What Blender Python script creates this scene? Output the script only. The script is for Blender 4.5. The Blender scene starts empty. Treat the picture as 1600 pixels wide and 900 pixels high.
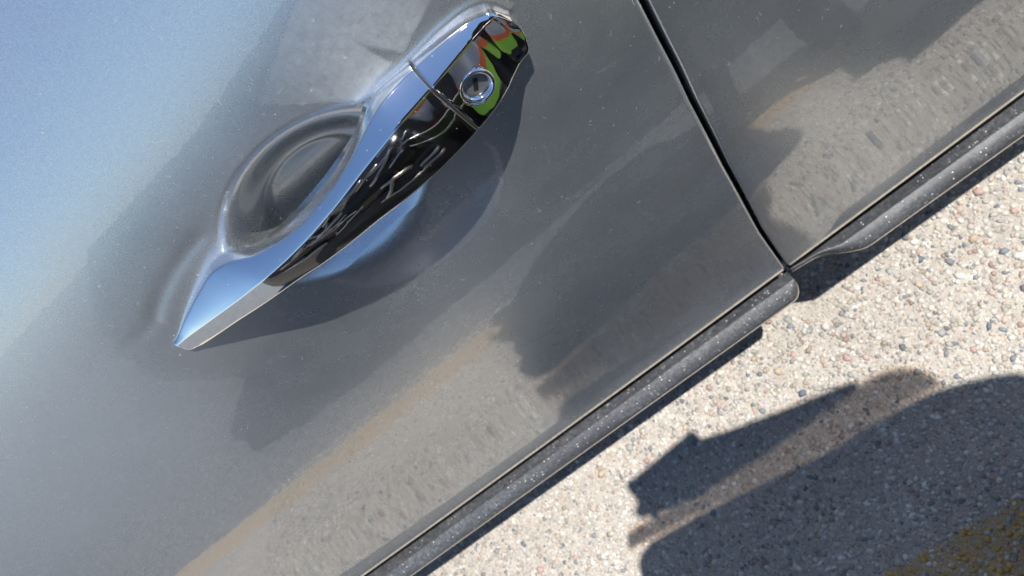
import bpy, bmesh, math, random
import numpy as np
from mathutils import Vector, Matrix
random.seed(7); rng = np.random.default_rng(7)
SC = bpy.context.scene
COL = SC.collection

# ------------------------------------------------------------------ camera
FPX = 1155.0
CX = Vector((.7401, -.5467, -.3919))           # picture right, in world space
CD = Vector((-.612, -.7889, -.0551))           # picture down
CF = Vector((-.279, .2806, -.9184))            # viewing direction
CX.normalize(); CF = (CF - CX*CF.dot(CX)).normalized(); CD = CF.cross(CX).normalized()
CAM = Vector((0, -.084, 1.163))
cam_d = bpy.data.cameras.new('camera'); cam = bpy.data.objects.new('camera', cam_d); COL.objects.link(cam)
cam.matrix_world = Matrix(((CX.x, -CD.x, -CF.x, CAM.x), (CX.y, -CD.y, -CF.y, CAM.y), (CX.z, -CD.z, -CF.z, CAM.z), (0, 0, 0, 1)))
cam_d.sensor_width = 36; cam_d.lens = 36*FPX/1600; cam_d.clip_start = .01; cam_d.clip_end = 3000
cam_d.dof.use_dof = True; cam_d.dof.focus_distance = .40; cam_d.dof.aperture_fstop = 18
SC.camera = cam

# ------------------------------------------------------------------ light
SUN = Vector((-.302, -.013, -.953)).normalized()
w = bpy.data.worlds.new('World'); SC.world = w; w.use_nodes = True
nt = w.node_tree; nt.nodes.clear()
sky = nt.nodes.new('ShaderNodeTexSky'); sky.sky_type = 'NISHITA'; sky.sun_disc = False
sky.sun_elevation = math.asin(-SUN.z); sky.sun_rotation = math.atan2(-SUN.x, -SUN.y)
sky.air_density = 1.0; sky.dust_density = .1; sky.ozone_density = 5.0
bg = nt.nodes.new('ShaderNodeBackground'); bg.inputs[1].default_value = .112
wo = nt.nodes.new('ShaderNodeOutputWorld')
nt.links.new(sky.outputs[0], bg.inputs[0]); nt.links.new(bg.outputs[0], wo.inputs[0])
sl = bpy.data.lights.new('sun', 'SUN'); sl.energy = 5.0; sl.angle = math.radians(.53); sl.color = (1, .965, .91)
so = bpy.data.objects.new('sun', sl); COL.objects.link(so)
so.rotation_euler = SUN.to_track_quat('-Z', 'Y').to_euler(); so.location = (0, 0, 6)
SC.view_settings.view_transform = 'Standard'; SC.view_settings.look = 'None'
SC.view_settings.exposure = .48; SC.view_settings.gamma = 1

# ------------------------------------------------------------------ materials
def mat(name):
    m = bpy.data.materials.new(name); m.use_nodes = True
    n = m.node_tree; b = n.nodes['Principled BSDF']
    return m, n, b
def N(n, t, **k):
    x = n.nodes.new(t)
    for a, v in k.items():
        if a in x.inputs.keys() if hasattr(x.inputs, 'keys') else False: x.inputs[a].default_value = v
        else: setattr(x, a, v)
    return x
def noise(n, vec, scale, detail=4, rough=.6, dist=0):
    x = n.nodes.new('ShaderNodeTexNoise'); x.inputs['Scale'].default_value = scale; x.inputs['Detail'].default_value = detail
    x.inputs['Roughness'].default_value = rough; x.inputs['Distortion'].default_value = dist
    n.links.new(vec, x.inputs['Vector']); return x
def vor(n, vec, scale, feat='F1'):
    x = n.nodes.new('ShaderNodeTexVoronoi'); x.inputs['Scale'].default_value = scale; x.feature = feat
    n.links.new(vec, x.inputs['Vector']); return x
def ramp(n, fac, stops, interp='LINEAR'):
    r = n.nodes.new('ShaderNodeValToRGB'); r.color_ramp.interpolation = interp
    e = r.color_ramp.elements
    while len(e) < len(stops): e.new(.5)
    for i, (p, c) in enumerate(stops):
        e[i].position = p; e[i].color = (c, c, c, 1) if isinstance(c, (int, float)) else (*c, 1)
    n.links.new(fac, r.inputs[0]); return r
def mix(n, fac, a, b, mode='MIX'):
    x = n.nodes.new('ShaderNodeMix'); x.data_type = 'RGBA'; x.blend_type = mode
    for s, v in ((0, fac), (6, a), (7, b)):
        if hasattr(v, 'default_value') or hasattr(v, 'is_linked'): n.links.new(v, x.inputs[s])
        elif s == 0: x.inputs[0].default_value = v
        else: x.inputs[s].default_value = (*v, 1)
    return x.outputs[2]
def mth(n, op, a, b=0.0, c=None):
    x = n.nodes.new('ShaderNodeMath'); x.operation = op
    for i, v in enumerate((a, b, c)):
        if v is None: continue
        if hasattr(v, 'is_linked'): n.links.new(v, x.inputs[i])
        else: x.inputs[i].default_value = v
    return x.outputs[0]
def objco(n):
    t = n.nodes.new('ShaderNodeTexCoord'); return t.outputs['Object']
def scaled(n, vec, s, rot=(0, 0, 0)):
    m = n.nodes.new('ShaderNodeMapping'); m.inputs['Scale'].default_value = s; m.inputs['Rotation'].default_value = rot
    n.links.new(vec, m.inputs['Vector']); return m.outputs[0]
def bump(n, h, strength, dist, b):
    x = n.nodes.new('ShaderNodeBump'); x.inputs['Strength'].default_value = strength; x.inputs['Distance'].default_value = dist
    n.links.new(h, x.inputs['Height']); n.links.new(x.outputs[0], b.inputs['Normal']); return x
def simple(name, col, rough=.5, metal=0, coat=0, grain=None):
    m, n, b = mat(name)
    b.inputs['Base Color'].default_value = (*col, 1); b.inputs['Roughness'].default_value = rough; b.inputs['Metallic'].default_value = metal
    b.inputs['Coat Weight'].default_value = coat
    if grain:
        v = objco(n); t = noise(n, v, grain[0]); c = mix(n, t.outputs[0], tuple(x*(1-grain[1]) for x in col), tuple(min(1, x*(1+grain[1])) for x in col))
        n.links.new(c, b.inputs['Base Color'])
        if len(grain) > 2: bump(n, t.outputs[0], .5, grain[2], b)
    return m

def scratches(n, v, scale, rot, thr):
    """thin hair scratches: a stretched noise contour masked by a second noise"""
    s = scaled(n, v, (scale, scale, scale*.25), rot)
    t = noise(n, s, 1, 1, .5, .3)
    line = mth(n, 'LESS_THAN', mth(n, 'ABSOLUTE', mth(n, 'SUBTRACT', t.outputs[0], .5)), .004)
    m_ = noise(n, v, scale*.9, 2)
    return mth(n, 'MULTIPLY', line, mth(n, 'GREATER_THAN', m_.outputs[0], thr))

def make_paint():
    m, n, b = mat('gunmetal_paint'); v = objco(n)
    fl = vor(n, v, 2600)
    base = mix(n, ramp(n, fl.outputs['Color'], [(0, 0), (1, 1)]).outputs[0], (.55, .59, .62), (.78, .82, .85))
    # dust motes, fine dust film, hair scratches
    d = vor(n, v, 170); dm = ramp(n, d.outputs['Distance'], [(.0, 1), (.06, 1), (.10, 0)]).outputs[0]
    keep = ramp(n, d.outputs['Color'], [(.60, 0), (.70, 1)]).outputs[0]
    dm = mth(n, 'MULTIPLY', dm, keep)
    cl = ramp(n, noise(n, v, 22, 4, .7).outputs[0], [(.38, .25), (.62, 1)]).outputs[0]; dm = mth(n, 'MULTIPLY', dm, cl)
    d2 = vor(n, v, 520); dm2 = mth(n, 'MULTIPLY', ramp(n, d2.outputs['Distance'], [(0, 1), (.10, 0)]).outputs[0], ramp(n, d2.outputs['Color'], [(.6, 0), (.8, .7)]).outputs[0])
    sc = mth(n, 'ADD', scratches(n, v, 120, (.3, .4, .2), .66), scratches(n, v, 170, (1.2, 2.0, .6), .67))
    sc = mth(n, 'MINIMUM', sc, 1)
    dust_glint = noise(n, v, 14, 6, .7); fm = ramp(n, dust_glint.outputs[0], [(.35, .02), (.75, .10)]).outputs[0]
    spots = mth(n, 'MINIMUM', mth(n, 'ADD', mth(n, 'ADD', mth(n, 'MULTIPLY', dm, .75), mth(n, 'MULTIPLY', dm2, .35)), mth(n, 'ADD', mth(n, 'MULTIPLY', sc, .75), fm)), 1)
    # sun thrown onto the door by the chrome handle, painted as a pale patch
    at = n.nodes.new('ShaderNodeAttribute'); at.attribute_name = 'dust_glint'
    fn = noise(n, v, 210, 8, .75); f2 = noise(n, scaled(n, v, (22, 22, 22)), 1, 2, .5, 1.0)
    glint_veins = ramp(n, mth(n, 'ABSOLUTE', mth(n, 'SUBTRACT', f2.outputs[0], .52)), [(.0, .75), (.012, .9), (.2, 1)]).outputs[0]
    glint_fac = mth(n, 'MULTIPLY', mth(n, 'MULTIPLY', at.outputs['Fac'], glint_veins), ramp(n, fn.outputs[0], [(.3, .20), (.7, .50)]).outputs[0])
    spots = mth(n, 'MAXIMUM', spots, glint_fac)
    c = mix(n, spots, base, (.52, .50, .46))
    n.links.new(c, b.inputs['Base Color'])
    n.links.new(mth(n, 'SUBTRACT', .85, mth(n, 'MULTIPLY', spots, .84)), b.inputs['Metallic'])
    n.links.new(mth(n, 'ADD', .25, mth(n, 'MULTIPLY', spots, .4)), b.inputs['Roughness'])
    b.inputs['Coat IOR'].default_value = 1.6; b.inputs['Specular Tint'].default_value = (.03, .035, .04, 1)
    n.links.new(mth(n, 'SUBTRACT', .95, mth(n, 'MULTIPLY', spots, .85)), b.inputs['Coat Weight'])
    b.inputs['Coat Roughness'].default_value = .012
    # flake sparkle in the base normal, faint orange peel in the coat
    bp = n.nodes.new('ShaderNodeBump'); bp.inputs['Strength'].default_value = .07; bp.inputs['Distance'].default_value = .0002
    n.links.new(fl.outputs['Distance'], bp.inputs['Height']); n.links.new(bp.outputs[0], b.inputs['Normal'])
    pe = noise(n, v, 130, 2, .5); bp2 = n.nodes.new('ShaderNodeBump'); bp2.inputs['Strength'].default_value = .06; bp2.inputs['Distance'].default_value = .0004
    n.links.new(pe.outputs[0], bp2.inputs['Height']); n.links.new(bp2.outputs[0], b.inputs['Coat Normal'])
    return m
def make_chrome():
    m, n, b = mat('chrome'); v = objco(n)
    b.inputs['Metallic'].default_value = 1
    d = vor(n, v, 420); dm = mth(n, 'MULTIPLY', ramp(n, d.outputs['Distance'], [(0, 1), (.07, 1), (.12, 0)]).outputs[0], ramp(n, d.outputs['Color'], [(.72, 0), (.8, 1)]).outputs[0])
    hz = noise(n, v, 60, 6, .7); hm = ramp(n, hz.outputs[0], [(.5, 0), (.8, .14)]).outputs[0]
    f = mth(n, 'MAXIMUM', mth(n, 'MULTIPLY', dm, .55), hm)
    n.links.new(mix(n, f, (.88, .89, .90), (.6, .6, .58)), b.inputs['Base Color'])
    n.links.new(mth(n, 'ADD', .025, mth(n, 'MULTIPLY', f, .6)), b.inputs['Roughness'])
    n.links.new(mth(n, 'SUBTRACT', 1, mth(n, 'MULTIPLY', dm, .7)), b.inputs['Metallic'])
    wv = noise(n, v, 45, 1, .5); bump(n, wv.outputs[0], .10, .0008, b)
    return m
def make_trim():
    m, n, b = mat('dusty_black_plastic'); v = objco(n)
    a = noise(n, v, 220, 6, .75); c = noise(n, scaled(n, v, (9, 30, 30)), 1, 3)
    g = mth(n, 'MULTIPLY', ramp(n, a.outputs[0], [(.40, .12), (.56, .5), (.70, 1)]).outputs[0], ramp(n, c.outputs[0], [(.3, .25), (.7, 1)]).outputs[0])
    d = vor(n, v, 330); nn_ = noise(n, v, 40, 3); sp = mth(n, 'MULTIPLY', ramp(n, d.outputs['Distance'], [(0, 1), (.22, 1), (.30, 0)]).outputs[0], ramp(n, d.outputs['Color'], [(.70, 0), (.78, 1)]).outputs[0])
    sp = mth(n, 'MULTIPLY', sp, ramp(n, nn_.outputs[0], [(.38, 0), (.52, .95)]).outputs[0])
    n.links.new(mix(n, sp, mix(n, g, (.035, .038, .044), (.19, .195, .21)), (.60, .57, .5)), b.inputs['Base Color'])
    b.inputs['Roughness'].default_value = .5
    bump(n, a.outputs[0], .4, .0006, b)
    return m
def make_ground():
    m, n, b = mat('exposed_aggregate'); v = objco(n)
    s = n.nodes.new('ShaderNodeSeparateXYZ'); n.links.new(v, s.inputs[0])
    vv = vor(n, v, 230); big = vor(n, v, 95)
    pal = ramp(n, vv.outputs['Color'], [(0, (.12, .115, .11)), (.25, (.44, .38, .32)), (.5, (.36, .33, .30)), (.75, (.52, .47, .40)), (1, (.60, .56, .50))]).outputs[0]
    bigc = ramp(n, big.outputs['Color'], [(0, (.14, .16, .18)), (.3, (.42, .30, .24)), (.6, (.40, .36, .31)), (1, (.50, .46, .40))]).outputs[0]
    bm_ = ramp(n, big.outputs['Distance'], [(.28, .85), (.36, 0)]).outputs[0]
    con = mix(n, bm_, pal, bigc)
    fine = noise(n, v, 700, 4, .7)
    con = mix(n, .35, con, mix(n, fine.outputs[0], (.16, .15, .14), (.64, .60, .54)))
    st = noise(n, v, 5, 5, .7); con = mix(n, ramp(n, st.outputs[0], [(.45, 0), (.75, .35)]).outputs[0], con, (.22, .20, .18))
    # yellow painted line, worn
    wy = noise(n, v, 35, 5, .7); wear = noise(n, v, 160, 4, .7)
    yy = mth(n, 'ADD', s.outputs[1], mth(n, 'MULTIPLY', mth(n, 'SUBTRACT', wy.outputs[0], .5), .02))
    near = mth(n, 'LESS_THAN', yy, -.392); far = mth(n, 'GREATER_THAN', yy, -.470)
    ym = mth(n, 'MULTIPLY', mth(n, 'MULTIPLY', near, far), ramp(n, wear.outputs[0], [(.42, .12), (.56, .85)]).outputs[0])
    col = mix(n, ym, con, (.52, .33, .11))
    # weathered asphalt beyond the line
    as1 = vor(n, v, 150); ac = ramp(n, as1.outputs['Color'], [(0, (.06, .065, .07)), (.6, (.14, .145, .15)), (1, (.28, .28, .27))]).outputs[0]
    far2 = mth(n, 'LESS_THAN', yy, -.472)
    col = mix(n, far2, col, ac)
    n.links.new(col, b.inputs['Base Color']); b.inputs['Roughness'].default_value = .9
    h = mth(n, 'ADD', mth(n, 'MULTIPLY', vv.outputs['Distance'], -.6), fine.outputs[0]); bump(n, h, .5, .002, b)
    return m
def make_pebble():
    m, n, b = mat('aggregate_stone'); v = objco(n)
    at = n.nodes.new('ShaderNodeAttribute'); at.attribute_name = 'stone'
    t = noise(n, v, 900, 4, .7)
    c = mix(n, 1.0, at.outputs['Color'], mix(n, t.outputs[0], (.62, .62, .62), (1.3, 1.3, 1.3)), 'MULTIPLY')
    n.links.new(c, b.inputs['Base Color']); b.inputs['Roughness'].default_value = .75
    return m
PAINT = make_paint(); CHROME = make_chrome(); TRIM = make_trim(); GROUND = make_ground(); STONE = make_pebble()
RUBBER = simple('black_rubber', (.018, .018, .02), .6, grain=(300, .3))
DARK = simple('underbody_black', (.012, .012, .013), .8, grain=(60, .3))
LIP = simple('door_hem_dirt', (.30, .26, .21), .7, grain=(260, .5))
GLASS = simple('tinted_glass', (.01, .012, .012), .04, coat=1)
SKIN = simple('skin', (.45, .26, .19), .5, grain=(90, .12))
NAVY = simple('dark_work_trousers', (.014, .015, .019), .9, grain=(240, .3, .001))
CASTER_DARK = simple('dark_caster', (.015, .016, .02), .9, grain=(240, .3, .001))
LIME = simple('lime_vest_fabric', (.22, .44, .04), .8, grain=(200, .15, .0006))
ORANGE = simple('orange_vest_tape', (.55, .10, .025), .7, grain=(200, .15))
SILVER = simple('silver_reflective_tape', (.33, .34, .36), .35, .4, grain=(400, .2))
BLACKPAINT = simple('black_car_paint', (.008, .008, .010), .3, .2, 1)
TYRE = simple('tyre_rubber', (.02, .02, .02), .8, grain=(80, .3))
ALLOY = simple('alloy', (.5, .5, .52), .3, 1)
HAIR = simple('dark_hair', (.02, .014, .01), .6, grain=(300, .4))
GLASSY = simple('phone_glass', (.01, .01, .012), .08)

# ------------------------------------------------------------------ helpers
def tag(o, label=None, cat=None, group=None, kind=None):
    for k, v in (('label', label), ('category', cat), ('group', group), ('kind', kind)):
        if v: o[k] = v
    return o
def empty(name, loc=(0, 0, 0)):
    o = bpy.data.objects.new(name, None); COL.objects.link(o); o.location = loc; o.empty_display_size = .1; return o
def link(name, me, m, parent=None, smooth=True):
    if isinstance(m, (list, tuple)):
        for q in m: me.materials.append(q)
    else: me.materials.append(m)
    if smooth and len(me.polygons): me.polygons.foreach_set('use_smooth', [True]*len(me.polygons))
    o = bpy.data.objects.new(name, me); COL.objects.link(o)
    if parent:
        o.parent = parent; o.matrix_parent_inverse = Matrix.Translation(-Vector(parent.location)) if parent.parent is None else Matrix.Identity(4)
    return o
def grid_mesh(name, P, closed_u=False, closed_v=False, flip=False):
    P = np.asarray(P, dtype=float); nu, nv = P.shape[:2]
    iu = np.arange(nu if closed_u else nu-1); iv = np.arange(nv if closed_v else nv-1)
    A, B = np.meshgrid(iu, iv, indexing='ij'); A2 = (A+1) % nu; B2 = (B+1) % nv
    q = np.stack([A*nv+B, A2*nv+B, A2*nv+B2, A*nv+B2], -1).reshape(-1, 4)
    if flip: q = q[:, ::-1]
    return raw_mesh(name, P.reshape(-1, 3), q)
def raw_mesh(name, V, Fq):
    me = bpy.data.meshes.new(name); V = np.asarray(V, dtype=np.float32); Fq = np.asarray(Fq, dtype=np.int32)
    k = Fq.shape[1]
    me.vertices.add(len(V)); me.vertices.foreach_set('co', V.ravel())
    me.loops.add(Fq.size); me.loops.foreach_set('vertex_index', Fq.ravel())
    me.polygons.add(len(Fq)); me.polygons.foreach_set('loop_start', np.arange(0, Fq.size, k, dtype=np.int32))
    me.update(calc_edges=True); me.validate(); return me
def loft(name, sections, m, parent=None, caps=True):
    """sections: list of rings (same count) -> closed tube"""
    bm = bmesh.new(); rings = [[bm.verts.new(p) for p in s] for s in sections]; k = len(sections[0])
    for a, b in zip(rings, rings[1:]):
        for i in range(k):
            bm.faces.new((a[i], a[(i+1) % k], b[(i+1) % k], b[i]))
    if caps:
        bm.faces.new(rings[0][::-1]); bm.faces.new(rings[-1])
    bmesh.ops.recalc_face_normals(bm, faces=bm.faces)
    me = bpy.data.meshes.new(name); bm.to_mesh(me); bm.free()
    return link(name, me, m, parent)
def box_bm(bm, lo, hi, bev=0):
    r = bmesh.ops.create_cube(bm, size=1)
    for v in r['verts']:
        v.co = Vector([lo[i] + (v.co[i]+.5)*(hi[i]-lo[i]) for i in range(3)])
    if bev:
        bmesh.ops.bevel(bm, geom=[e for e in bm.edges if all(x in r['verts'] for x in e.verts)], offset=bev, segments=3, affect='EDGES')
def bm_obj(name, bm, m, parent=None, smooth=False):
    bmesh.ops.recalc_face_normals(bm, faces=bm.faces)
    me = bpy.data.meshes.new(name); bm.to_mesh(me); bm.free(); return link(name, me, m, parent, smooth)

# ------------------------------------------------------------------ the car's side: one body surface y(z)
KZ = [.10, .20, .27, .34, .42, .50, .57, .65, .75, .85, .92, 1.0, 1.1, 1.3]
KT = [19, 19, 17.5, 12.5, 8.8, 8.6, 11, 13.4, 15.7, 20.3, 25.6, 29.6, 32, 34]
ZS = np.linspace(.1, 1.3, 2401)
tt = np.interp(ZS, KZ, KT)
ker = np.hanning(81); ker /= ker.sum(); tt = np.convolve(np.pad(tt, 40, mode='edge'), ker, 'valid')
TT = np.radians(tt)
YS = np.concatenate([[0], np.cumsum((np.tan(TT[1:])+np.tan(TT[:-1]))/2*np.diff(ZS))])
YS -= np.interp(.27, ZS, YS)
def body_y(x, z): return np.interp(z, ZS, YS) + .010*np.square(np.asarray(x)+.1)
def body_tilt(z): return np.interp(z, ZS, TT)
def ray(px, py):
    d = CX*(px-800) + CD*(py-450) + CF*FPX; d.normalize(); return d
def on_body(px, py, h=0.0):
    """3-D point where the view of (px,py) meets the door skin raised by h metres along its normal"""
    d = ray(px, py); a = .1; b = 1.4
    def f(t):
        p = CAM + d*t; ti = float(body_tilt(p.z))
        return (p.y - float(body_y(p.x, p.z)))*math.cos(ti) + h
    ts = np.linspace(.1, 1.3, 240); prev = ts[0]
    for t in ts[1:]:
        if f(t) > 0: a, b = prev, t; break
        prev = t
    for _ in range(30):
        mid = (a+b)/2
        if f(mid) > 0: b = mid
        else: a = mid
    return CAM + d*b
def height(p):
    ti = float(body_tilt(p.z)); return (float(body_y(p.x, p.z)) - p.y)*math.cos(ti)

CAR = tag(empty('parked_car', (0, .4, 0)), 'grey metallic car seen close up, its dusty doors above the concrete', 'car')

# recess (cup) behind the handle: rim read off the photograph, laid on the skin
rim_px = [(338, 385), (342, 330), (352, 290), (392, 240), (430, 208), (500, 172), (585, 155), (480, 441), (560, 420), (620, 372), (668, 290)]
RIM = np.array([[p.x, p.z] for p in (on_body(*q) for q in rim_px)])
# least-squares ellipse, axis aligned with x / z plus shear
def fit_ellipse(P):
    c = P.mean(0); X = P-c
    A = np.c_[X[:, 0]**2, X[:, 0]*X[:, 1], X[:, 1]**2, X[:, 0], X[:, 1]]
    s, *_ = np.linalg.lstsq(A, np.ones(len(P)), rcond=None); return c, s
ELC, ELS = fit_ellipse(RIM)
def cup_rho2(x, z):
    X = x-ELC[0]; Zz = z-ELC[1]; a, b_, c_, d_, e_ = ELS
    # value 0 at the conic's centre, 1 on the rim
    M = np.array([[2*a, b_], [b_, 2*c_]]); x0, z0 = np.linalg.solve(M, [-d_, -e_])
    f = lambda u, v: a*u*u + b_*u*v + c_*v*v + d_*u + e_*v
    f0 = f(x0, z0); return (f(X, Zz)-f0)/(1-f0), (ELC[0]+x0, ELC[1]+z0)
def smooth(t): t = np.clip(t, 0, 1); return t*t*(3-2*t)
def seg_dist(X, Zz, pts):
    d = np.full(X.shape, 9.0); 
    for (x0, z0), (x1, z1) in zip(pts, pts[1:]):
        vx, vz = x1-x0, z1-z0; t = np.clip(((X-x0)*vx+(Zz-z0)*vz)/(vx*vx+vz*vz+1e-12), 0, 1)
        d = np.minimum(d, np.hypot(X-x0-t*vx, Zz-z0-t*vz))
    return d
def catmull(pts, k=8):
    P = [np.array(p, float) for p in pts]; P = [2*P[0]-P[1]] + P + [2*P[-1]-P[-2]]; out = []
    for i in range(1, len(P)-2):
        for j in range(k):
            t = j/k; a, b, c, d = P[i-1:i+3]
            out.append(.5*((2*b)+(-a+c)*t+(2*a-5*b+4*c-d)*t*t+(-a+3*b-3*c+d)*t**3))
    out.append(P[-2]); return out
groove = catmull([(on_body(*q).x, on_body(*q).z) for q in [(338, 345), (300, 385), (268, 430), (246, 478), (241, 515), (255, 543), (290, 560), (335, 562)]])
bead = catmull([(on_body(*q).x, on_body(*q).z) for q in [(560, 158), (600, 130), (640, 92), (690, 42), (735, 8), (765, 2), (795, 14)]])
glint_poly = [(on_body(*q).x, on_body(*q).z) for q in [(400, 168), (470, 163), (560, 156), (612, 98), (560, 70), (630, 82), (668, 10), (700, -60), (560, -60), (470, -20)]]  # outline of the sun glint painted on the door
def displacement(X, Zz):
    r2, _ = cup_rho2(X, Zz); r = np.sqrt(np.maximum(r2, 0))
    d = .0205*smooth((1.015-r)/.58)            # bowl
    d += .0016*np.exp(-((r-.80)/.035)**2)*0
    g = seg_dist(X, Zz, groove); e0 = np.hypot(X-groove[0][0], Zz-groove[0][1]); e1 = np.hypot(X-groove[-1][0], Zz-groove[-1][1]); d += .0005*np.exp(-(g/.0045)**2)*smooth(e0/.02)*smooth(e1/.022)
    g = seg_dist(X, Zz, bead); d -= .0007*np.exp(-(g/.0020)**2)
    # faint ovals of sheet-metal unevenness
    return d
def inside(X, Zz, poly):
    c = np.zeros(X.shape, bool); n_ = len(poly)
    for i in range(n_):
        x0, z0 = poly[i]; x1, z1 = poly[(i+1) % n_]
        cond = ((z0 > Zz) != (z1 > Zz)) & (X < (x1-x0)*(Zz-z0)/(z1-z0+1e-12)+x0); c ^= cond
    return c
def skin_points(X, Zz, disp=0):
    t = body_tilt(Zz); return np.stack([X+0*Zz, body_y(X, Zz)+np.cos(t)*disp, Zz-np.sin(t)*disp], -1)
GAPX = .0110; GAPW = .0040; ZB = .27; ZT = 1.09
GP = sorted([(on_body(*q).z, on_body(*q).x) for q in [(1006, 0), (1036, 60), (1060, 106), (1084, 158), (1108, 204), (1136, 260), (1160, 304), (1188, 352), (1212, 392)]])
GP = [(ZB, GAPX), (.40, GAPX+.0022)] + [g_ for g_ in GP if g_[0] > .43]; GP.append((1.1, GP[-1][1]+.9*(1.1-GP[-1][0])*(GP[-1][1]-GP[-3][1])/(GP[-1][0]-GP[-3][0])))
print('gap', [(round(a, 3), round(b, 4)) for a, b in GP])
def gap_x(z): return np.interp(z, [g_[0] for g_ in GP], [g_[1] for g_ in GP])
def door_panel(name, x0, x1, hem0, hem1, fine=None):
    xs = [x0]
    def run(a, b, s): 
        n_ = max(1, int(round((b-a)/s))); return list(np.linspace(a, b, n_+1))[1:]
    if fine: xs += run(x0, fine[0], .02) + run(fine[0], fine[1], .00085) + run(fine[1], x1, .003)
    else: xs += run(x0, x1, .012)
    zs = [ZB] + (run(ZB, .78, .01) + run(.78, 1.02, .00085) + run(1.02, ZT, .01) if fine else run(ZB, ZT, .01))
    xs = np.array(xs); zs = np.array(zs)
    # hem: rolled edges, 2 mm radius and a 16 mm return flange
    R = .0022
    def rolled(v, lo, hi):
        vv = list(v); depth = [0]*len(vv)
        if hi:
            e = vv[-1]; vv = [q for q in vv if q < e-R-.0004]; depth = [0]*len(vv)
            for a in np.linspace(0, math.pi/2, 6): vv.append(e-R+R*math.sin(a)); depth.append(R*(1-math.cos(a)))
            vv.append(e); depth.append(.02)
        if lo:
            e = vv[0]; k = [(q, d) for q, d in zip(vv, depth) if q > e+R+.0004]; pre = [(e, .02)]
            for a in np.linspace(math.pi/2, 0, 6): pre.append((e+R-R*math.sin(a), R*(1-math.cos(a))))
            k = pre+k; vv = [q for q, _ in k]; depth = [d for _, d in k]
        return np.array(vv), np.array(depth)
    xs, dx = rolled(xs, hem0, hem1); zs, dz = rolled(zs, True, False)
    Xg, Zg = np.meshgrid(xs, zs, indexing='ij'); D = np.maximum(dx[:, None], dz[None, :]); Wg = np.clip((Xg+.03)/(.03+GAPX-GAPW/2), 0, 1) if fine else np.clip(1-(Xg-GAPX-GAPW/2)/.4, 0, 1); Xg = Xg + (gap_x(Zg)-GAPX)*Wg
    if fine: D = D + displacement(Xg, Zg)
    P = skin_points(Xg, Zg, D)
    me = grid_mesh(name, P)
    if fine:
        f = inside(Xg, Zg, glint_poly).astype(float)
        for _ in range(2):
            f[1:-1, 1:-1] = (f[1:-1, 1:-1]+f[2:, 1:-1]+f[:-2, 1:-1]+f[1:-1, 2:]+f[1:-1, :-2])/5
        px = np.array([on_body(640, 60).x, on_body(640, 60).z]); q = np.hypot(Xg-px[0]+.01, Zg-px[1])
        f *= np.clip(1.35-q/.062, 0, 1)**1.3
        a = me.attributes.new('dust_glint', 'FLOAT', 'POINT'); a.data.foreach_set('value', f.ravel().astype(np.float32))
    return link(name, me, PAINT, CAR)
front = door_panel('front_door', -1.12, GAPX-GAPW/2, False, True, fine=(-.285, .008))
rear = door_panel('rear_door', GAPX+GAPW/2, 1.0, True, False)
# dirt-filled hem bead along the lower edge of each door, inner structure behind the gap
def sweep_x(name, prof, xs, m, parent, end=0):
    """prof(x)-> list of (y,z); closed section swept along x"""
    return loft(name, [[(x, y, z) for y, z in prof(x)] for x in xs], m, parent)
def lipprof(x, s=1):
    y0 = float(body_y(x, ZB)); return [(y0+.0015, ZB+.0012), (y0-.0009, ZB+.0010), (y0-.0013, ZB-.0006), (y0-.0002, ZB-.0018), (y0+.004, ZB-.002), (y0+.004, ZB)]
sweep_x('hem_seam', lipprof, np.linspace(-1.12, GAPX-GAPW/2-.002, 60), LIP, front)
sweep_x('hem_seam', lipprof, np.linspace(GAPX+GAPW/2+.002, 1.0, 50), LIP, rear)
zz = np.linspace(.22, ZT, 40)
P = [[(x, float(body_y(x, z))+.034, z) for z in zz] for x in np.linspace(-1.12, 1.0, 30)]
link('inner_pillar', grid_mesh('inner_pillar', P), DARK, CAR)

# mouldings: grey dusty plastic strip under each door, black groove above it
def mprof(y_out, zt=.252, y_in=-.0125):
    pts = [(.016, zt-.014), (y_in+.0015, zt-.014), (y_in, zt-.0005), (y_in-.0015, zt+.0008)]
    a0_ = y_in-.003
    for a in np.linspace(0, 1, 8):
        th = a*math.pi*.5; pts.append((a0_ + (y_out-a0_)*math.sin(th), zt+.0006 - .012*(1-math.cos(th))))
    pts += [(y_out+.0006, zt-.015), (y_out+.004, zt-.019), (.016, zt-.019)]
    return pts
xe = GAPX-GAPW/2
def fsec(x):
    d = max(0, x-(xe-.016)); k = math.sqrt(max(0.0, 1-(d/.0162)**2)) if d > 0 else 1
    return mprof(-.0125-.0210*k)
sweep_x('door_moulding', fsec, list(np.linspace(-1.12, xe-.02, 40))+list(xe-.016+.016*np.sin(np.linspace(0, math.pi/2, 9))), TRIM, front)
xr = GAPX+GAPW/2
def rsec(x):
    t = np.clip((x-xr)/.085, 0, 1); k = smooth((t-.35)/.65)*.75 + .25*min(1, t*1.6)
    return mprof(-.0035-.0290*float(k), y_in=-.0015-.0110*float(min(1, k*1.5)))
sweep_x('door_moulding', rsec, list(xr+.085*np.linspace(0, 1, 18)) + list(np.linspace(xr+.1, 1.0, 30)), TRIM, rear)
def edge_sec(x, f):
    y = min(p[0] for p in f(x)); z = .2385
    return [(y-.0009, z+.001), (y-.0012, z-.0008), (y-.0002, z-.002), (y+.003, z-.002), (y+.003, z+.001)]
sweep_x('moulding_edge', lambda x: edge_sec(x, fsec), list(np.linspace(-1.12, xe-.02, 40))+list(xe-.016+.016*np.sin(np.linspace(0, math.pi/2, 9))), LIP, front)
sweep_x('moulding_edge', lambda x: edge_sec(x, rsec), list(xr+.085*np.linspace(0, 1, 18)) + list(np.linspace(xr+.1, 1.0, 30)), LIP, rear)
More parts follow.
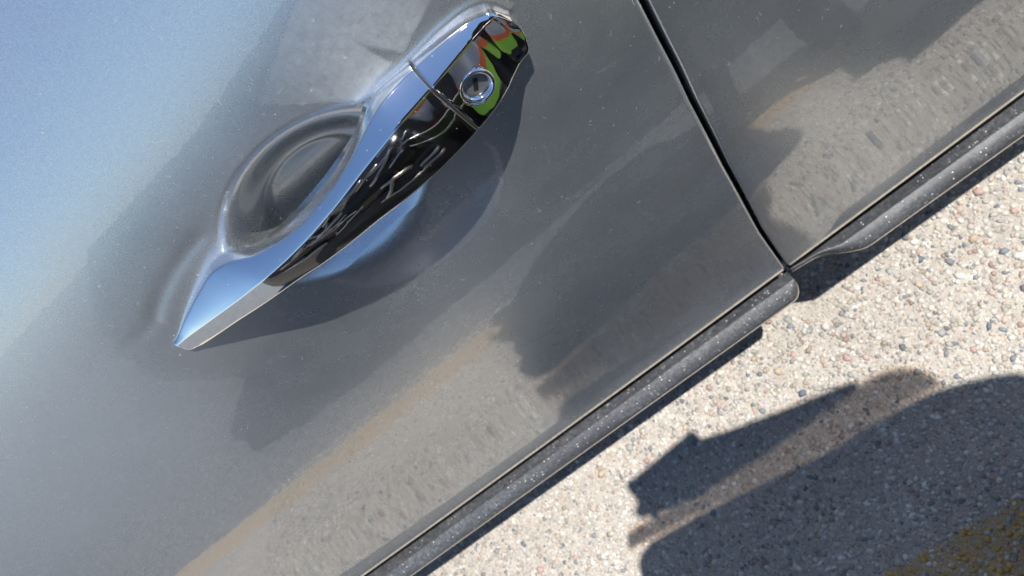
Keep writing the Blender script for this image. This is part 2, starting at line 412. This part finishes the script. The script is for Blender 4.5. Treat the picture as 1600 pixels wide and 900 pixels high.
sweep_x('sill', lambda x: [(.012, .262), (.012, .20), (.03, .165), (.25, .16), (.25, .262)], [-1.12, 1.0], DARK, CAR)
bm = bmesh.new(); box_bm(bm, (-1.12, .25, .16), (1.0, .9, .30)); box_bm(bm, (-1.12, .262, .30), (1.0, .9, ZT-.02)); bm_obj('floor_pan', bm, DARK, CAR)
# belt trim, side glass and roof above the doors (out of the picture)
yb = float(body_y(-.1, ZT))
sweep_x('belt_trim', lambda x: [(yb, ZT-.004), (yb+.002, ZT+.016), (yb+.02, ZT+.02), (yb+.05, ZT-.01)], [-1.12, 1.0], RUBBER, CAR)
sweep_x('side_window', lambda x: [(yb+.024, ZT+.01), (yb+.20, 1.42), (yb+.206, 1.42), (yb+.030, ZT+.01)], [-1.12, 1.0], GLASS, CAR)
sweep_x('roof', lambda x: [(yb+.19, 1.42), (yb+.21, 1.46), (yb+.30, 1.50), (.9, 1.51), (.9, 1.47), (yb+.30, 1.46)], [-1.12, 1.0], PAINT, CAR)

# ------------------------------------------------------------------ the handle
def curve_at(C, x):
    xs = [p.x for p in C]; return Vector((x, np.interp(x, xs, [p.y for p in C]), np.interp(x, xs, [p.z for p in C])))
def facet_curve(pixels, Cref, tilts):
    """points seen at `pixels` lying on the plane strip that leaves curve Cref with the given tilt (deg)"""
    out = []
    for (px, py), tl in zip(pixels, tilts):
        d = ray(px, py); nrm = Vector((0, -math.cos(math.radians(tl)), math.sin(math.radians(tl))))
        lo, hi = .12, .6
        def f(t): p = CAM+d*t; return (p-curve_at(Cref, p.x)).dot(nrm)
        for _ in range(50):
            m_ = (lo+hi)/2
            if f(m_) < 0: hi = m_
            else: lo = m_
        out.append(CAM+d*lo)
    return out
def inc(C):
    o = [C[0]]
    for p in C[1:]:
        if p.x > o[-1].x+1e-4: o.append(p)
    return o
U_px = [((276, 533), .001), ((288, 502), .003), ((305, 468), .005), ((330, 425), .008), ((362, 408), .012), ((400, 402), .016), ((440, 380), .019), ((480, 345), .021),
        ((520, 298), .021), ((548, 252), .019), ((570, 208), .016), ((592, 165), .012), ((617, 135), .008), ((646, 107), .006), ((700, 60), .005), ((745, 26), .004), ((768, 22), .003)]
UC = inc([on_body(*p, h) for p, h in U_px])
R_px = [(279, 539), (300, 524), (330, 502), (372, 471), (410, 440), (448, 406), (487, 366), (524, 322), (568, 264), (615, 206), (664, 149), (700, 108), (735, 66), (769, 29)]
R_t = [40, 44, 46, 48, 50, 52, 54, 57, 60, 64, 66, 66, 65, 62]
RC = inc(facet_curve(R_px, UC, R_t))
L_px = [(289, 548), (309, 546), (340, 526), (372, 504), (408, 481), (440, 459), (476, 433), (508, 413), (552, 380), (596, 344), (640, 311), (676, 280), (712, 245), (747, 208), (775, 174), (798, 138), (812, 100)]
L_t = [16, 17, 18, 18, 19, 20, 21, 22, 23, 23, 23, 23, 24, 24, 23, 21, 18]
LC = inc(facet_curve(L_px, RC, L_t))
for nm, C_ in (('U', UC), ('R', RC), ('L', LC)):
    print('CURVE', nm, [(round(p.x, 3), round(p.z, 3), round(height(p)*1000, 1)) for p in C_])
print('CUP centre', cup_rho2(0, 0)[1], 'x', RIM[:, 0].min(), RIM[:, 0].max(), 'z', RIM[:, 1].min(), RIM[:, 1].max())
def smoothc(C_, x, s=.006):
    p = Vector((0, 0, 0)); 
    for k, w_ in ((-1, .25), (0, .5), (1, .25)):
        p += curve_at(C_, min(max(x+k*s, C_[0].x), C_[-1].x))*w_
    p.x = x; return p
def back_h(x):   # how high the back of the handle stands over the skin (negative: buried in its seat)
    return float(np.interp(x, [-.25, XT1, XT1+.02, XG2-.016, XG2, .05], [-.003, -.003, .007, .007, -.003, -.003]))
XTIP = min(UC[0].x, RC[0].x, LC[0].x)+.0032; XEND = max(-.0235, min(UC[-1].x, RC[-1].x, LC[-1].x))
XT1 = on_body(345, 405).x+.004; XG2 = on_body(585, 158).x
XSPLIT = on_body(646, 107, .006).x
print('handle x', XTIP, XEND, 'split', XSPLIT, XT1, XG2)
def section(x, shrink=0.0):
    U, R_, L = (smoothc(c, x) for c in (UC, RC, LC))
    def skin_pt(p, h):
        ti = float(body_tilt(p.z)); y = float(body_y(p.x, p.z)); n_ = Vector((0, -math.cos(ti), math.sin(ti)))
        q = p - n_*(height(p)-h); return q
    hb = back_h(x); ub = skin_pt(U, min(hb, height(U)-.002)); lb = skin_pt(L, min(hb, height(L)-.002))
    lb = lb + Vector((0, 0, .0015)); 
    def arc(P, A, B, r, k=4):
        a = (A-P); b = (B-P); ra = min(r, a.length*.42); rb = min(r, b.length*.42); p0 = P+a.normalized()*ra; p1 = P+b.normalized()*rb
        return [(p0*(1-t)**2 + P*2*t*(1-t) + p1*t*t) for t in np.linspace(0, 1, k+1)]
    pts = []
    cU = arc(U, ub, R_, .0012); cR = arc(R_, U, L, .0012, 4); cL = arc(L, R_, lb, .0022, 6)
    def fill(a, b, k, bulge, nrm):
        return [a.lerp(b, i/k) + nrm*(bulge*4*(i/k)*(1-i/k)) for i in range(1, k)]
    nU = (R_-U).cross(Vector((1, 0, 0))).normalized(); nL = (L-R_).cross(Vector((1, 0, 0))).normalized()
    if nU.y > 0: nU = -nU
    if nL.y > 0: nL = -nL
    w1 = (cR[0]-cU[-1]).length; w2 = (cL[0]-cR[-1]).length
    pts += cU + fill(cU[-1], cR[0], 7, w1*.02, nU) + cR + fill(cR[-1], cL[0], 12, w2*.018, nL) + cL
    pts += [cL[-1].lerp(lb, .5), lb, lb.lerp(ub, .33), lb.lerp(ub, .66), ub, ub.lerp(cU[0], .5)]
    if shrink:
        c = sum(pts, Vector((0, 0, 0)))/len(pts)
        n_ = Vector((0, -math.cos(.33), math.sin(.33)))
        pts = [p + (c-p).normalized()*min(shrink, (c-p).length*.9) for p in pts]
    for p in pts: p.x = x
    return pts
HX0 = XTIP
HANDLE = None
def end_rounds(x0, r, sgn, k=6):
    o = []
    for a in np.linspace(0, math.pi/2, k+1)[1:]:
        xx = x0; s = section(min(max(x0, XTIP), XEND), r*(1-math.cos(a)) if a < 1.57 else r)
        for p in s: p.x = x0 + sgn*r*math.sin(a)
        o.append(s)
    return o
sg = .0013
xs = np.concatenate([XTIP+.02*np.linspace(0, 1, 12)**1.5, np.linspace(XTIP+.02, XSPLIT-sg/2-.0006, 90)[1:]])
secs = [section(x) for x in xs]
secs = [s for s in end_rounds(XTIP, .0016, -1, 6)][::-1] + secs + end_rounds(XSPLIT-sg/2-.0006, .0006, 1, 3)
grip = loft('door_handle', secs, CHROME, CAR)
grip['label'] = 'chrome pull handle tapering to a point at its front end'
xs = np.linspace(XSPLIT+sg/2+.0006, XEND-.004, 40)
secs = end_rounds(XSPLIT+sg/2+.0006, .0006, -1, 3)[::-1] + [section(x) for x in xs] + end_rounds(XEND-.004, .0040, 1, 8)
for s_ in secs:                                                    # the rear end bows outward
    xm = max(0, (s_[0].x-(XEND-.016))/.016); zt_ = max(p.z for p in s_); zb_ = min(p.z for p in s_)
    for p in s_:
        u_ = (p.z-zb_)/(zt_-zb_); p.x += .0042*xm*xm*math.sin(math.pi*min(1, max(0, u_))) - .0012*xm*xm
cap = loft('end_cap', secs, CHROME, grip)
# dark divider in the split and rubber seats under both ends
loft('divider', [section(XSPLIT-sg/2, .0012), section(XSPLIT+sg/2, .0012)], RUBBER, grip)
def gasket(name, x0, x1, out, k=40):
    L_, U_ = [], []
    rows = []
    for x in np.linspace(x0, x1, k):
        xx = min(max(x, XTIP), XEND); U = smoothc(UC, xx); L = smoothc(LC, xx)
        e = min(1, (x-x0)/.006, (x1-x)/.006); e = math.sqrt(max(0, 1-(1-e)**2))
        zu = U.z - math.sin(float(body_tilt(U.z)))*height(U) ; zl = L.z - math.sin(float(body_tilt(L.z)))*height(L)
        c = (zu+zl)/2; hw = ((zu-zl)/2+out)*max(.05, e)
        zz_ = np.linspace(c+hw, c-hw, 8); row = []
        for i, z in enumerate(zz_):
            edge = i in (0, 7); row.append(tuple(skin_points(np.array(x), np.array(z), .002 if edge else -.0012)))
        rows.append(row)
    return link(name, grid_mesh(name, rows), RUBBER, grip)
gasket('rubber_seat', XG2-.006, XEND+.0022, .0016)
gasket('rubber_seat', XTIP-.0016, XT1+.006, .0014)
# key lock on the cap
def on_facet(px, py):
    d = ray(px, py); lo, hi = .12, .6
    def f(t):
        p = CAM+d*t; x = min(max(p.x, XTIP), XEND); R_ = smoothc(RC, x); L = smoothc(LC, x); n_ = (L-R_).cross(Vector((1, 0, 0))).normalized()
        if n_.y > 0: n_ = -n_
        return (p-R_).dot(n_), n_
    for _ in range(50):
        m_ = (lo+hi)/2
        if f(m_)[0] < 0: hi = m_
        else: lo = m_
    return CAM+d*lo, f(lo)[1]
kc, kn = on_facet(745, 135)
kx = Vector((1, 0, 0)); ky = kn.cross(kx).normalized()
kr = (on_facet(768, 118)[0]-on_facet(722, 152)[0]).length/2
print('key', kc, 'r', kr)
def rings(prof, m, name, parent, k=40, squash=1):
    S = [[kc + kx*(r*math.cos(a)) + ky*(r*math.sin(a)*squash) + kn*h for a in np.linspace(0, 2*math.pi, k, endpoint=False)] for r, h in prof]
    return link(name, grid_mesh(name, S, closed_v=True), m, parent)
R0 = kr
rings([(R0*1.04, -.0008), (R0*1.04, .0006), (R0*1.0, .0010), (R0*.93, .0011), (R0*.86, .0009), (R0*.80, .0004), (R0*.74, -.0006), (R0*.68, -.0016), (R0*.655, -.0024)], CHROME, 'lock_ring', cap)
# the ring's bore would be hidden by the cap face: cut the face open there
mod = cap.modifiers.new('bore', 'BOOLEAN'); mod.operation = 'DIFFERENCE'; mod.solver = 'EXACT'
bm = bmesh.new(); v0 = [bm.verts.new(kc+kx*(R0*.985*math.cos(a))+ky*(R0*.985*math.sin(a))+kn*.006) for a in np.linspace(0, 2*math.pi, 40, endpoint=False)]
v1 = [bm.verts.new(v.co-kn*.012) for v in v0]
bm.faces.new(v0); bm.faces.new(v1[::-1])
for i in range(40): bm.faces.new((v0[i], v1[i], v1[(i+1) % 40], v0[(i+1) % 40]))
bmesh.ops.recalc_face_normals(bm, faces=bm.faces)
cm = bpy.data.meshes.new('cut'); bm.to_mesh(cm); bm.free(); co = bpy.data.objects.new('cut', cm); COL.objects.link(co); mod.object = co
dg = bpy.context.evaluated_depsgraph_get(); nm_ = bpy.data.meshes.new_from_object(cap.evaluated_get(dg)); cap.modifiers.clear(); cap.data = nm_
bpy.data.objects.remove(co)
# key barrel: dark disc with a slot shutter
S = [[kc + kx*(r*math.cos(a)) + ky*(r*math.sin(a)) - kn*h for a in np.linspace(0, 2*math.pi, 32, endpoint=False)] for r, h in [(R0*.66, .0023), (R0*.60, .0020), (R0*.3, .0020), (.00002, .0020)]]
barrel = link('lock_barrel', grid_mesh('lock_barrel', S, closed_v=True), simple('brushed_steel', (.20, .20, .21), .45, .6, grain=(900, .35)), cap)
def slab(c, ax, ay, an, sx, sy, h0, h1):
    bm = bmesh.new(); vs = []
    for h in (h0, h1):
        vs.append([bm.verts.new(c+ax*a*sx+ay*b*sy+an*h) for a, b in ((-1, -1), (1, -1), (1, 1), (-1, 1))])
    bm.faces.new(vs[0]); bm.faces.new(vs[1][::-1])
    for i in range(4): bm.faces.new((vs[0][i], vs[1][i], vs[1][(i+1) % 4], vs[0][(i+1) % 4]))
    return bm
sd = (kx*.55+ky*.83).normalized(); se = kn.cross(sd)
bm_obj('key_slot', slab(kc-kn*.0020, sd, se, kn, R0*.40, R0*.13, -.0003, .0003), simple('slot_black', (.004, .004, .004), .7), cap)

# ------------------------------------------------------------------ ground
def ground():
    bm = bmesh.new(); bmesh.ops.create_grid(bm, x_segments=2, y_segments=2, size=150)
    o = bm_obj('ground', bm, GROUND); return tag(o, kind='structure')
GR = ground()
def ico():
    bm = bmesh.new(); bmesh.ops.create_icosphere(bm, subdivisions=1, radius=1)
    V = np.array([v.co[:] for v in bm.verts]); F_ = np.array([[v.index for v in f.verts] for f in bm.faces]); bm.free(); return V, F_
IV, IF = ico()
PAL = np.array([(.49, .46, .41), (.60, .57, .52), (.43, .39, .34), (.66, .64, .60), (.51, .46, .39), (.38, .37, .35), (.50, .41, .35), (.42, .30, .26), (.46, .38, .28), (.20, .22, .24), (.28, .29, .30), (.62, .58, .50)])
PW = np.array([.17, .15, .12, .12, .10, .08, .06, .04, .035, .045, .03, .05]); PW /= PW.sum()
def pebble_field(x0, x1, y0, y1, s, rlo, rhi):
    gx, gy = np.meshgrid(np.arange(x0, x1, s), np.arange(y0, y1, s), indexing='ij'); n_ = gx.size
    c = np.stack([gx.ravel(), gy.ravel()], 1) + rng.uniform(-.55, .55, (n_, 2))*s
    r = rlo + (rhi-rlo)*rng.random(n_)**3.2; return c, r
def stones_mesh(name, c, r, cols, flat=.55):
    n_ = len(c); a = rng.uniform(0, 6.28, n_); sx = r*rng.uniform(.85, 1.35, n_); sy = r*rng.uniform(.7, 1.0, n_); sz = r*rng.uniform(.4, .7, n_)*flat/.55
    jit = 1 + rng.uniform(-.34, .34, (n_, len(IV), 1)); V = IV[None]*jit
    X = V[..., 0]*sx[:, None]; Yv = V[..., 1]*sy[:, None]; Zv = V[..., 2]*sz[:, None]
    ca, sa = np.cos(a)[:, None], np.sin(a)[:, None]
    P = np.stack([X*ca-Yv*sa+c[:, :1], X*sa+Yv*ca+c[:, 1:2], Zv + (rng.uniform(-.35, .12, n_)*sz)[:, None]], -1)
    F_ = (IF[None] + (np.arange(n_)*len(IV))[:, None, None]).reshape(-1, 3)
    me = raw_mesh(name, P.reshape(-1, 3), F_)
    at = me.color_attributes.new('stone', 'FLOAT_COLOR', 'POINT')
    at.data.foreach_set('color', np.repeat(np.c_[cols, np.ones(n_)], len(IV), 0).ravel().astype(np.float32)); return me
def stone_cols(c):
    k = rng.choice(len(PAL), len(c), p=PW); col = PAL[k]*rng.uniform(.68, 1.08, (len(c), 1))*(.94+.08*np.sin(c[:, :1]*9+2*np.sin(c[:, 1:2]*13)))
    yl = (c[:, 1] < -.392) & (c[:, 1] > -.470) & (rng.random(len(c)) < .58); col[yl] = np.array([.52, .33, .12])*rng.uniform(.8, 1.1, (yl.sum(), 1))
    return np.clip(col, 0, .8)
c1, r1 = pebble_field(-1.15, .75, -.50, .06, .0047, .0013, .0054)
me = stones_mesh('aggregate', c1, r1, stone_cols(c1)); o = link('aggregate', me, STONE, GR); tag(o, kind='stuff')
# the larger stones that can be picked out one by one
placed = []
big_px = [(1438, 405), (1480, 398), (1315, 490), (1414, 464), (1372, 470), (1545, 510), (1325, 560), (1410, 543), (1352, 558), (1265, 515), (1254, 614), (1215, 580), (1240, 555), (1569, 392), (1550, 458), (1498, 326), (1520, 372),
          (1236, 795), (1190, 642), (1370, 628), (1404, 592), (1434, 582), (1497, 588), (1583, 560), (1600, 450), (1108, 605), (1150, 628), (928, 795), (873, 778), (818, 850), (1070, 668), (1178, 560), (1290, 510), (1395, 640), (1234, 510),
          (1450, 312), (1475, 345), (1415, 372), (1530, 300), (1585, 330), (1562, 345), (1435, 445), (1390, 425), (1500, 430), (1470, 520), (1520, 545), (1290, 570), (1160, 690), (1010, 720), (900, 870), (845, 890), (940, 740), (985, 700), (1340, 450), (1590, 400), (1570, 500)]
dark = {0, 1, 2, 3, 5, 7, 9, 10, 13, 17, 18, 21, 22, 23, 24, 29, 34, 37}
for i, (px, py) in enumerate(big_px):
    d = ray(px, py); t = CAM.z/-d.z; p = CAM+d*t
    r = random.uniform(.0045, .0072)
    if i in dark: col = random.choice([(.13, .16, .19), (.18, .21, .24), (.22, .23, .24)])
    else: col = random.choice([(.42, .29, .26), (.46, .37, .27), (.46, .36, .31), (.60, .57, .52), (.34, .34, .33)])
    me = stones_mesh('pebble', np.zeros((1, 2)), np.array([r]), np.array([col])*random.uniform(.85, 1.1), .6)
    o = link('pebble', me, STONE, None); o.parent = GR; o.location = (p.x, p.y, .0004)

# ------------------------------------------------------------------ things round the camera: phone, photographer, next car
def rounded_box(name, c, ax, ay, az, sx, sy, sz, bev, m, parent=None):
    bm = bmesh.new(); box_bm(bm, (-sx/2, -sy/2, -sz/2), (sx/2, sy/2, sz/2), bev)
    M = Matrix((ax, ay, az)).transposed()
    for v in bm.verts: v.co = M @ v.co + c
    return bm_obj(name, bm, m, parent, True)
a0 = (Vector((1, 0, 0)) - CF*CF.x).normalized(); b0 = CF.cross(a0).normalized()
if b0.y > 0: b0 = -b0
def over(px, py, z):
    """the point at height z whose sun shadow falls on the ground seen at (px,py)"""
    d = ray(px, py); g = CAM + d*(CAM.z/-d.z); return g - SUN*(z/-SUN.z)

q0 = over(1050, 741, 1.1); pc = q0 - SUN*((q0-(CAM-CF*.010)).dot(CF)/SUN.dot(CF))
PH = rounded_box('phone', pc, a0, b0, CF, .136, .066, .008, .003, GLASSY)
tag(PH, 'black smartphone held over the door in one hand', 'phone')
def skin_body(name, joints, edges, m, parent=None, sub=2):
    me = bpy.data.meshes.new(name); me.from_pydata([j[0] for j in joints], edges, []); o = bpy.data.objects.new(name, me); COL.objects.link(o)
    sk = o.modifiers.new('skin', 'SKIN'); sk.use_smooth_shade = True; ss = o.modifiers.new('sub', 'SUBSURF'); ss.levels = sub; ss.render_levels = sub
    for v, j in zip(me.skin_vertices[0].data, joints): v.radius = j[1] if isinstance(j[1], tuple) else (j[1], j[1])
    me.skin_vertices[0].data[0].use_root = True
    dg = bpy.context.evaluated_depsgraph_get(); nm = bpy.data.meshes.new_from_object(o.evaluated_get(dg)); bpy.data.objects.remove(o)
    nm.name = name; nm.materials.clear(); return link(name, nm, m, parent)
PER = tag(empty('person', (.2, -.6, 0)), 'person in dark clothes and lime vest bending over to photograph the handle', 'person')
J = [((.20, -.49, .93), .12), ((.20, -.48, 1.08), .13), ((.20, -.42, 1.25), .155), ((.20, -.38, 1.36), .11), ((.18, -.33, 1.42), .06), (tuple(over(1290, 880, 1.46)), .085), (tuple(over(1215, 905, 1.53)), .088),
     ((.03, -.38, 1.34), .085), (tuple(over(1300, 782, 1.20)), .070), (tuple(over(1110, 858, 1.14)), .052),
     ((.38, -.38, 1.34), .090), (tuple(over(1590, 668, 1.16)), .080), (tuple(over(1475, 668, 1.15)), .055), (tuple(over(1320, 750, 1.15)), .052),
     ((.12, -.49, .82), .085), ((.11, -.48, .48), .062), ((.10, -.50, .10), .045), ((.09, -.38, .05), .04),
     ((.28, -.49, .82), .085), ((.29, -.48, .48), .062), ((.30, -.50, .10), .045), ((.31, -.38, .05), .04)]
E_ = [(0, 1), (1, 2), (2, 3), (3, 4), (4, 5), (5, 6), (3, 7), (7, 8), (8, 9), (3, 10), (10, 11), (11, 12), (12, 13), (0, 14), (14, 15), (15, 16), (16, 17), (0, 18), (18, 19), (19, 20), (20, 21)]
body = skin_body('body', J, E_, NAVY, PER)
def ell(c, rx, ry, tilt, k=32):
    c = Vector(c); ay = Vector((0, math.cos(tilt), -math.sin(tilt)))
    return [c + Vector((1, 0, 0))*(rx*math.cos(a)) + ay*(ry*math.sin(a)) for a in np.linspace(0, 2*math.pi, k, endpoint=False)]
def ring_at(t):
    z = np.interp(t, [0, .3, .65, 1], [.60, .90, 1.20, 1.37]); y = np.interp(t, [0, .3, .65, 1], [-.49, -.49, -.44, -.39])
    return ell((.165+.035*(t-1), y, z), np.interp(t, [0, .3, .65, .9, 1], [.095, .105, .17, .20, .16]), np.interp(t, [0, .3, .65, 1], [.135, .14, .155, .10]), .15+.45*t)
stripes = [(0, .10, LIME), (.10, .14, ORANGE), (.14, .24, SILVER), (.24, .28, ORANGE), (.28, .46, LIME), (.46, .50, ORANGE), (.50, .60, SILVER), (.60, .64, ORANGE), (.64, 1.0, LIME)]
vest = None
for a, b, m_ in stripes:
    o = loft('vest_tape' if m_ is not LIME and vest else 'vest', [ring_at(t) for t in np.linspace(a, b, 6)], m_, vest or PER, caps=False)
    if vest is None: vest = o
    elif m_ is LIME: o.name = 'vest_panel'
def chain(name, pts, m=CASTER_DARK):
    return skin_body(name, [(tuple(over(x, y, z)), r) for x, y, z, r in pts], [(k, k+1) for k in range(len(pts)-1)], m, PER)
# hands: palm, four fingers, thumb closed on the phone's edges
def hand(root, fwd, side, up, m=SKIN, name='hand'):
    root, fwd, side, up = (Vector(q) for q in (root, fwd, side, up)); fwd.normalize(); side.normalize(); up.normalize()
    Jh = [(tuple(root), .024), (tuple(root+fwd*.045), (.030, .016)), (tuple(root+fwd*.085), (.030, .013))]; Eh = [(0, 1), (1, 2)]
    for k in range(4):
        o_ = (k-1.5)*.019; L_ = (.072, .082, .077, .060)[k]; st = len(Jh)
        b_ = root+fwd*.085+side*o_
        Jh += [(tuple(b_), .0095), (tuple(b_+fwd*L_*.45-up*.010), .0088), (tuple(b_+fwd*L_*.75-up*.028), .0082), (tuple(b_+fwd*L_*.85-up*.045), .007)]
        Eh += [(2, st), (st, st+1), (st+1, st+2), (st+2, st+3)]
    st = len(Jh); b_ = root+fwd*.03+side*.03
    Jh += [(tuple(b_), .012), (tuple(b_+fwd*.03+side*.018-up*.01), .0105), (tuple(b_+fwd*.055+side*.016-up*.02), .009)]; Eh += [(0, st), (st, st+1), (st+1, st+2)]
    return skin_body(name, Jh, Eh, m, PER)
hand(over(1150, 712, 1.17), -CX+CD*.35, -CF, -CD)
chain('shadow_tube', [(1004, 908, 1.12, .050), (1070, 880, 1.13, .055), (1135, 848, 1.14, .057), (1215, 808, 1.16, .058), (1300, 774, 1.18, .060), (1390, 724, 1.17, .058), (1476, 668, 1.16, .058), (1550, 655, 1.17, .060), (1640, 640, 1.2, .065)])  # extra tube out of view, laid along the edge of the ground shadow
chain('shadow_fill', [(1060, 985, 1.2, .085), (1160, 930, 1.22, .10), (1290, 880, 1.25, .12), (1430, 810, 1.26, .13), (1560, 760, 1.26, .12), (1680, 720, 1.25, .10)], NAVY)  # second unseen tube, added to fill the shadow behind that edge
hand(over(1150, 1010, 1.13), CD, CX*.5-CF, -CF)
# unseen sheet added to let a dim sun band into the shadow, edges clearest
def make_sun_band():
    m, n, b = mat('sun_band_filter'); at = n.nodes.new('ShaderNodeAttribute'); at.attribute_name = 'sun_pass'
    t = n.nodes.new('ShaderNodeBsdfTransparent'); mx = n.nodes.new('ShaderNodeMixShader'); out = n.nodes['Material Output']
    b.inputs['Base Color'].default_value = (.03, .025, .02, 1); b.inputs['Roughness'].default_value = .9
    t.inputs[0].default_value = (1, .86, .74, 1)
    n.links.new(at.outputs['Fac'], mx.inputs[0]); n.links.new(b.outputs[0], mx.inputs[1]); n.links.new(t.outputs[0], mx.inputs[2]); n.links.new(mx.outputs[0], out.inputs[0]); return m
top = [(978, 829), (1060, 778), (1180, 702), (1290, 634), (1335, 600), (1395, 572), (1450, 580), (1475, 600)]
bot = [(984, 864), (1060, 826), (1180, 766), (1290, 712), (1350, 680), (1410, 640), (1450, 617), (1475, 606)]
S1 = catmull(top, 6); S2 = catmull(bot, 6); rows = []; wv = []
for i, (p, q) in enumerate(zip(S1, S2)):
    row = []
    for k, t in enumerate(np.linspace(0, 1, 29)):
        x, y = p*(1-t)+q*t; z = 1.16 + .012*math.sin(i*.5+t*3)
        row.append(tuple(over(x, y, z))); wd = max(8.0, float(np.hypot(*(q-p)))); e = min(t, 1-t)*wd
        wv.append(.84*math.exp(-(e/6.0)**2) + .12)
    rows.append(row)
me = grid_mesh('sun_band_sheet', rows); at = me.attributes.new('sun_pass', 'FLOAT', 'POINT'); at.data.foreach_set('value', np.array(wv, dtype=np.float32))
sun_band_sheet = link('sun_band_sheet', me, make_sun_band(), PER)
shadow_tube = chain('hand_shadow_caster', [(1012, 786, 1.15, .024), (1066, 738, 1.15, .047), (1115, 716, 1.16, .036), (1170, 692, 1.17, .030), (1232, 658, 1.18, .020), (1292, 626, 1.19, .013), (1340, 600, 1.2, .007)])  # added tapering tube, unseen, shaped to cast the hand's shadow outline

# the car parked on the other side of the photographer
NC = tag(empty('neighbour_car', (0, -1.5, 0)), 'black car parked opposite, mirrored dark in the grey door', 'car')
def nsec(x):
    k = smooth((x+1.16)/.25); top_ = .70+.22*float(k) if x < -.1 else float(np.interp(x, [-.1, .5, 1.2, 3], [1.05, 1.85, 2.0, 2.0])); r = float(k)
    y0 = -.67-.16*(1-r)**2; y1 = -2.55+.16*(1-r)**2
    sh = .92 if x >= -.1 else top_
    ys = [(y0-.05, .22), (y0, .40), (y0, .62), (y0-.015, sh-.08), (y0-.07, sh), (y0-.32, top_), (y1+.32, top_), (y1+.07, sh), (y1, .62), (y1, .40), (y1+.05, .22)]
    return ys
sweep_x('body_shell', lambda x: nsec(x), [-1.16, -1.14, -1.10, -1.02, -.9, -.6, -.1, .1, .3, .5, .8, 1.2, 2, 2.9, 3.1], BLACKPAINT, NC)
for wx in (-.45, 2.2):
    S = [[(wx+r*math.cos(a), y, .33+r*math.sin(a)) for a in np.linspace(0, 2*math.pi, 36, endpoint=False)] for r, y in [(.20, -.69), (.22, -.675), (.29, -.66), (.325, -.675), (.33, -.72), (.33, -.86), (.2, -.88)]]
    wh = link('wheel', grid_mesh('wheel', S, closed_v=True), TYRE, NC)
    S = [[(wx+r*math.cos(a), y, .33+r*math.sin(a)) for a in np.linspace(0, 2*math.pi, 36, endpoint=False)] for r, y in [(.215, -.682), (.20, -.685), (.19, -.73), (.06, -.72), (.05, -.70), (.001, -.695)]]
    link('rim', grid_mesh('rim', S, closed_v=True), ALLOY, wh)

RIB = simple('reflection_rib_steel', (.30, .27, .24), .25, 1)
refl = loft('reflection_bowl', [[(x, y, z) for y, z in ((-.66, .60+dz), (-.65, .70+dz), (-.68, .78+dz), (-.76, .78+dz), (-.76, .6))] for x, dz in ((-.85, .0), (-.7, .0), (-.5, .02), (-.25, .03), (-.02, .05))], simple('reflection_bowl_dark', (.02, .02, .022), .25, .5), NC)  # added out of view to put a crumpled reflection on the chrome grip
for k in range(34):
    x0 = random.uniform(-.80, -.12); z0 = random.uniform(.56, .82); a = random.uniform(-.5, 1.1); L_ = random.uniform(.08, .28); c_ = random.uniform(-.4, .4)
    J_ = [((x0+L_*t*math.cos(a+c_*t), -.655-.012*math.sin(3*t)*-1, z0+L_*t*.45*math.sin(a+c_*t*2)), .004+.004*(k % 3)) for t in (0, .33, .66, 1)]
    skin_body('reflection_rib', J_, [(0, 1), (1, 2), (2, 3)], RIB if k % 3 else ALLOY, refl, 1)

BLOCKER = tag(empty('shade_blocker', (.78, -.36, .68)), 'unseen dark bag added to shade the ground mirrored in the rear door', 'blocker')  # put in out of view to darken the rear door's ground reflection
bm = bmesh.new(); box_bm(bm, (.56, -.50, .68), (1.0, -.24, 1.0), .06)
for v in bm.verts: v.co.x += .03*math.sin(v.co.z*14); v.co.y += .02*math.sin(v.co.x*11)
bm_obj('blocker_body', bm, CASTER_DARK, BLOCKER, True)
skin_body('blocker_strap', [((.60, -.38, .98), .016), ((.50, -.46, 1.15), .016), ((.40, -.42, 1.36), .018), ((.62, -.52, 1.22), .016), ((.95, -.38, .98), .016)], [(0, 1), (1, 2), (2, 3), (3, 4)], CASTER_DARK, BLOCKER, 1)
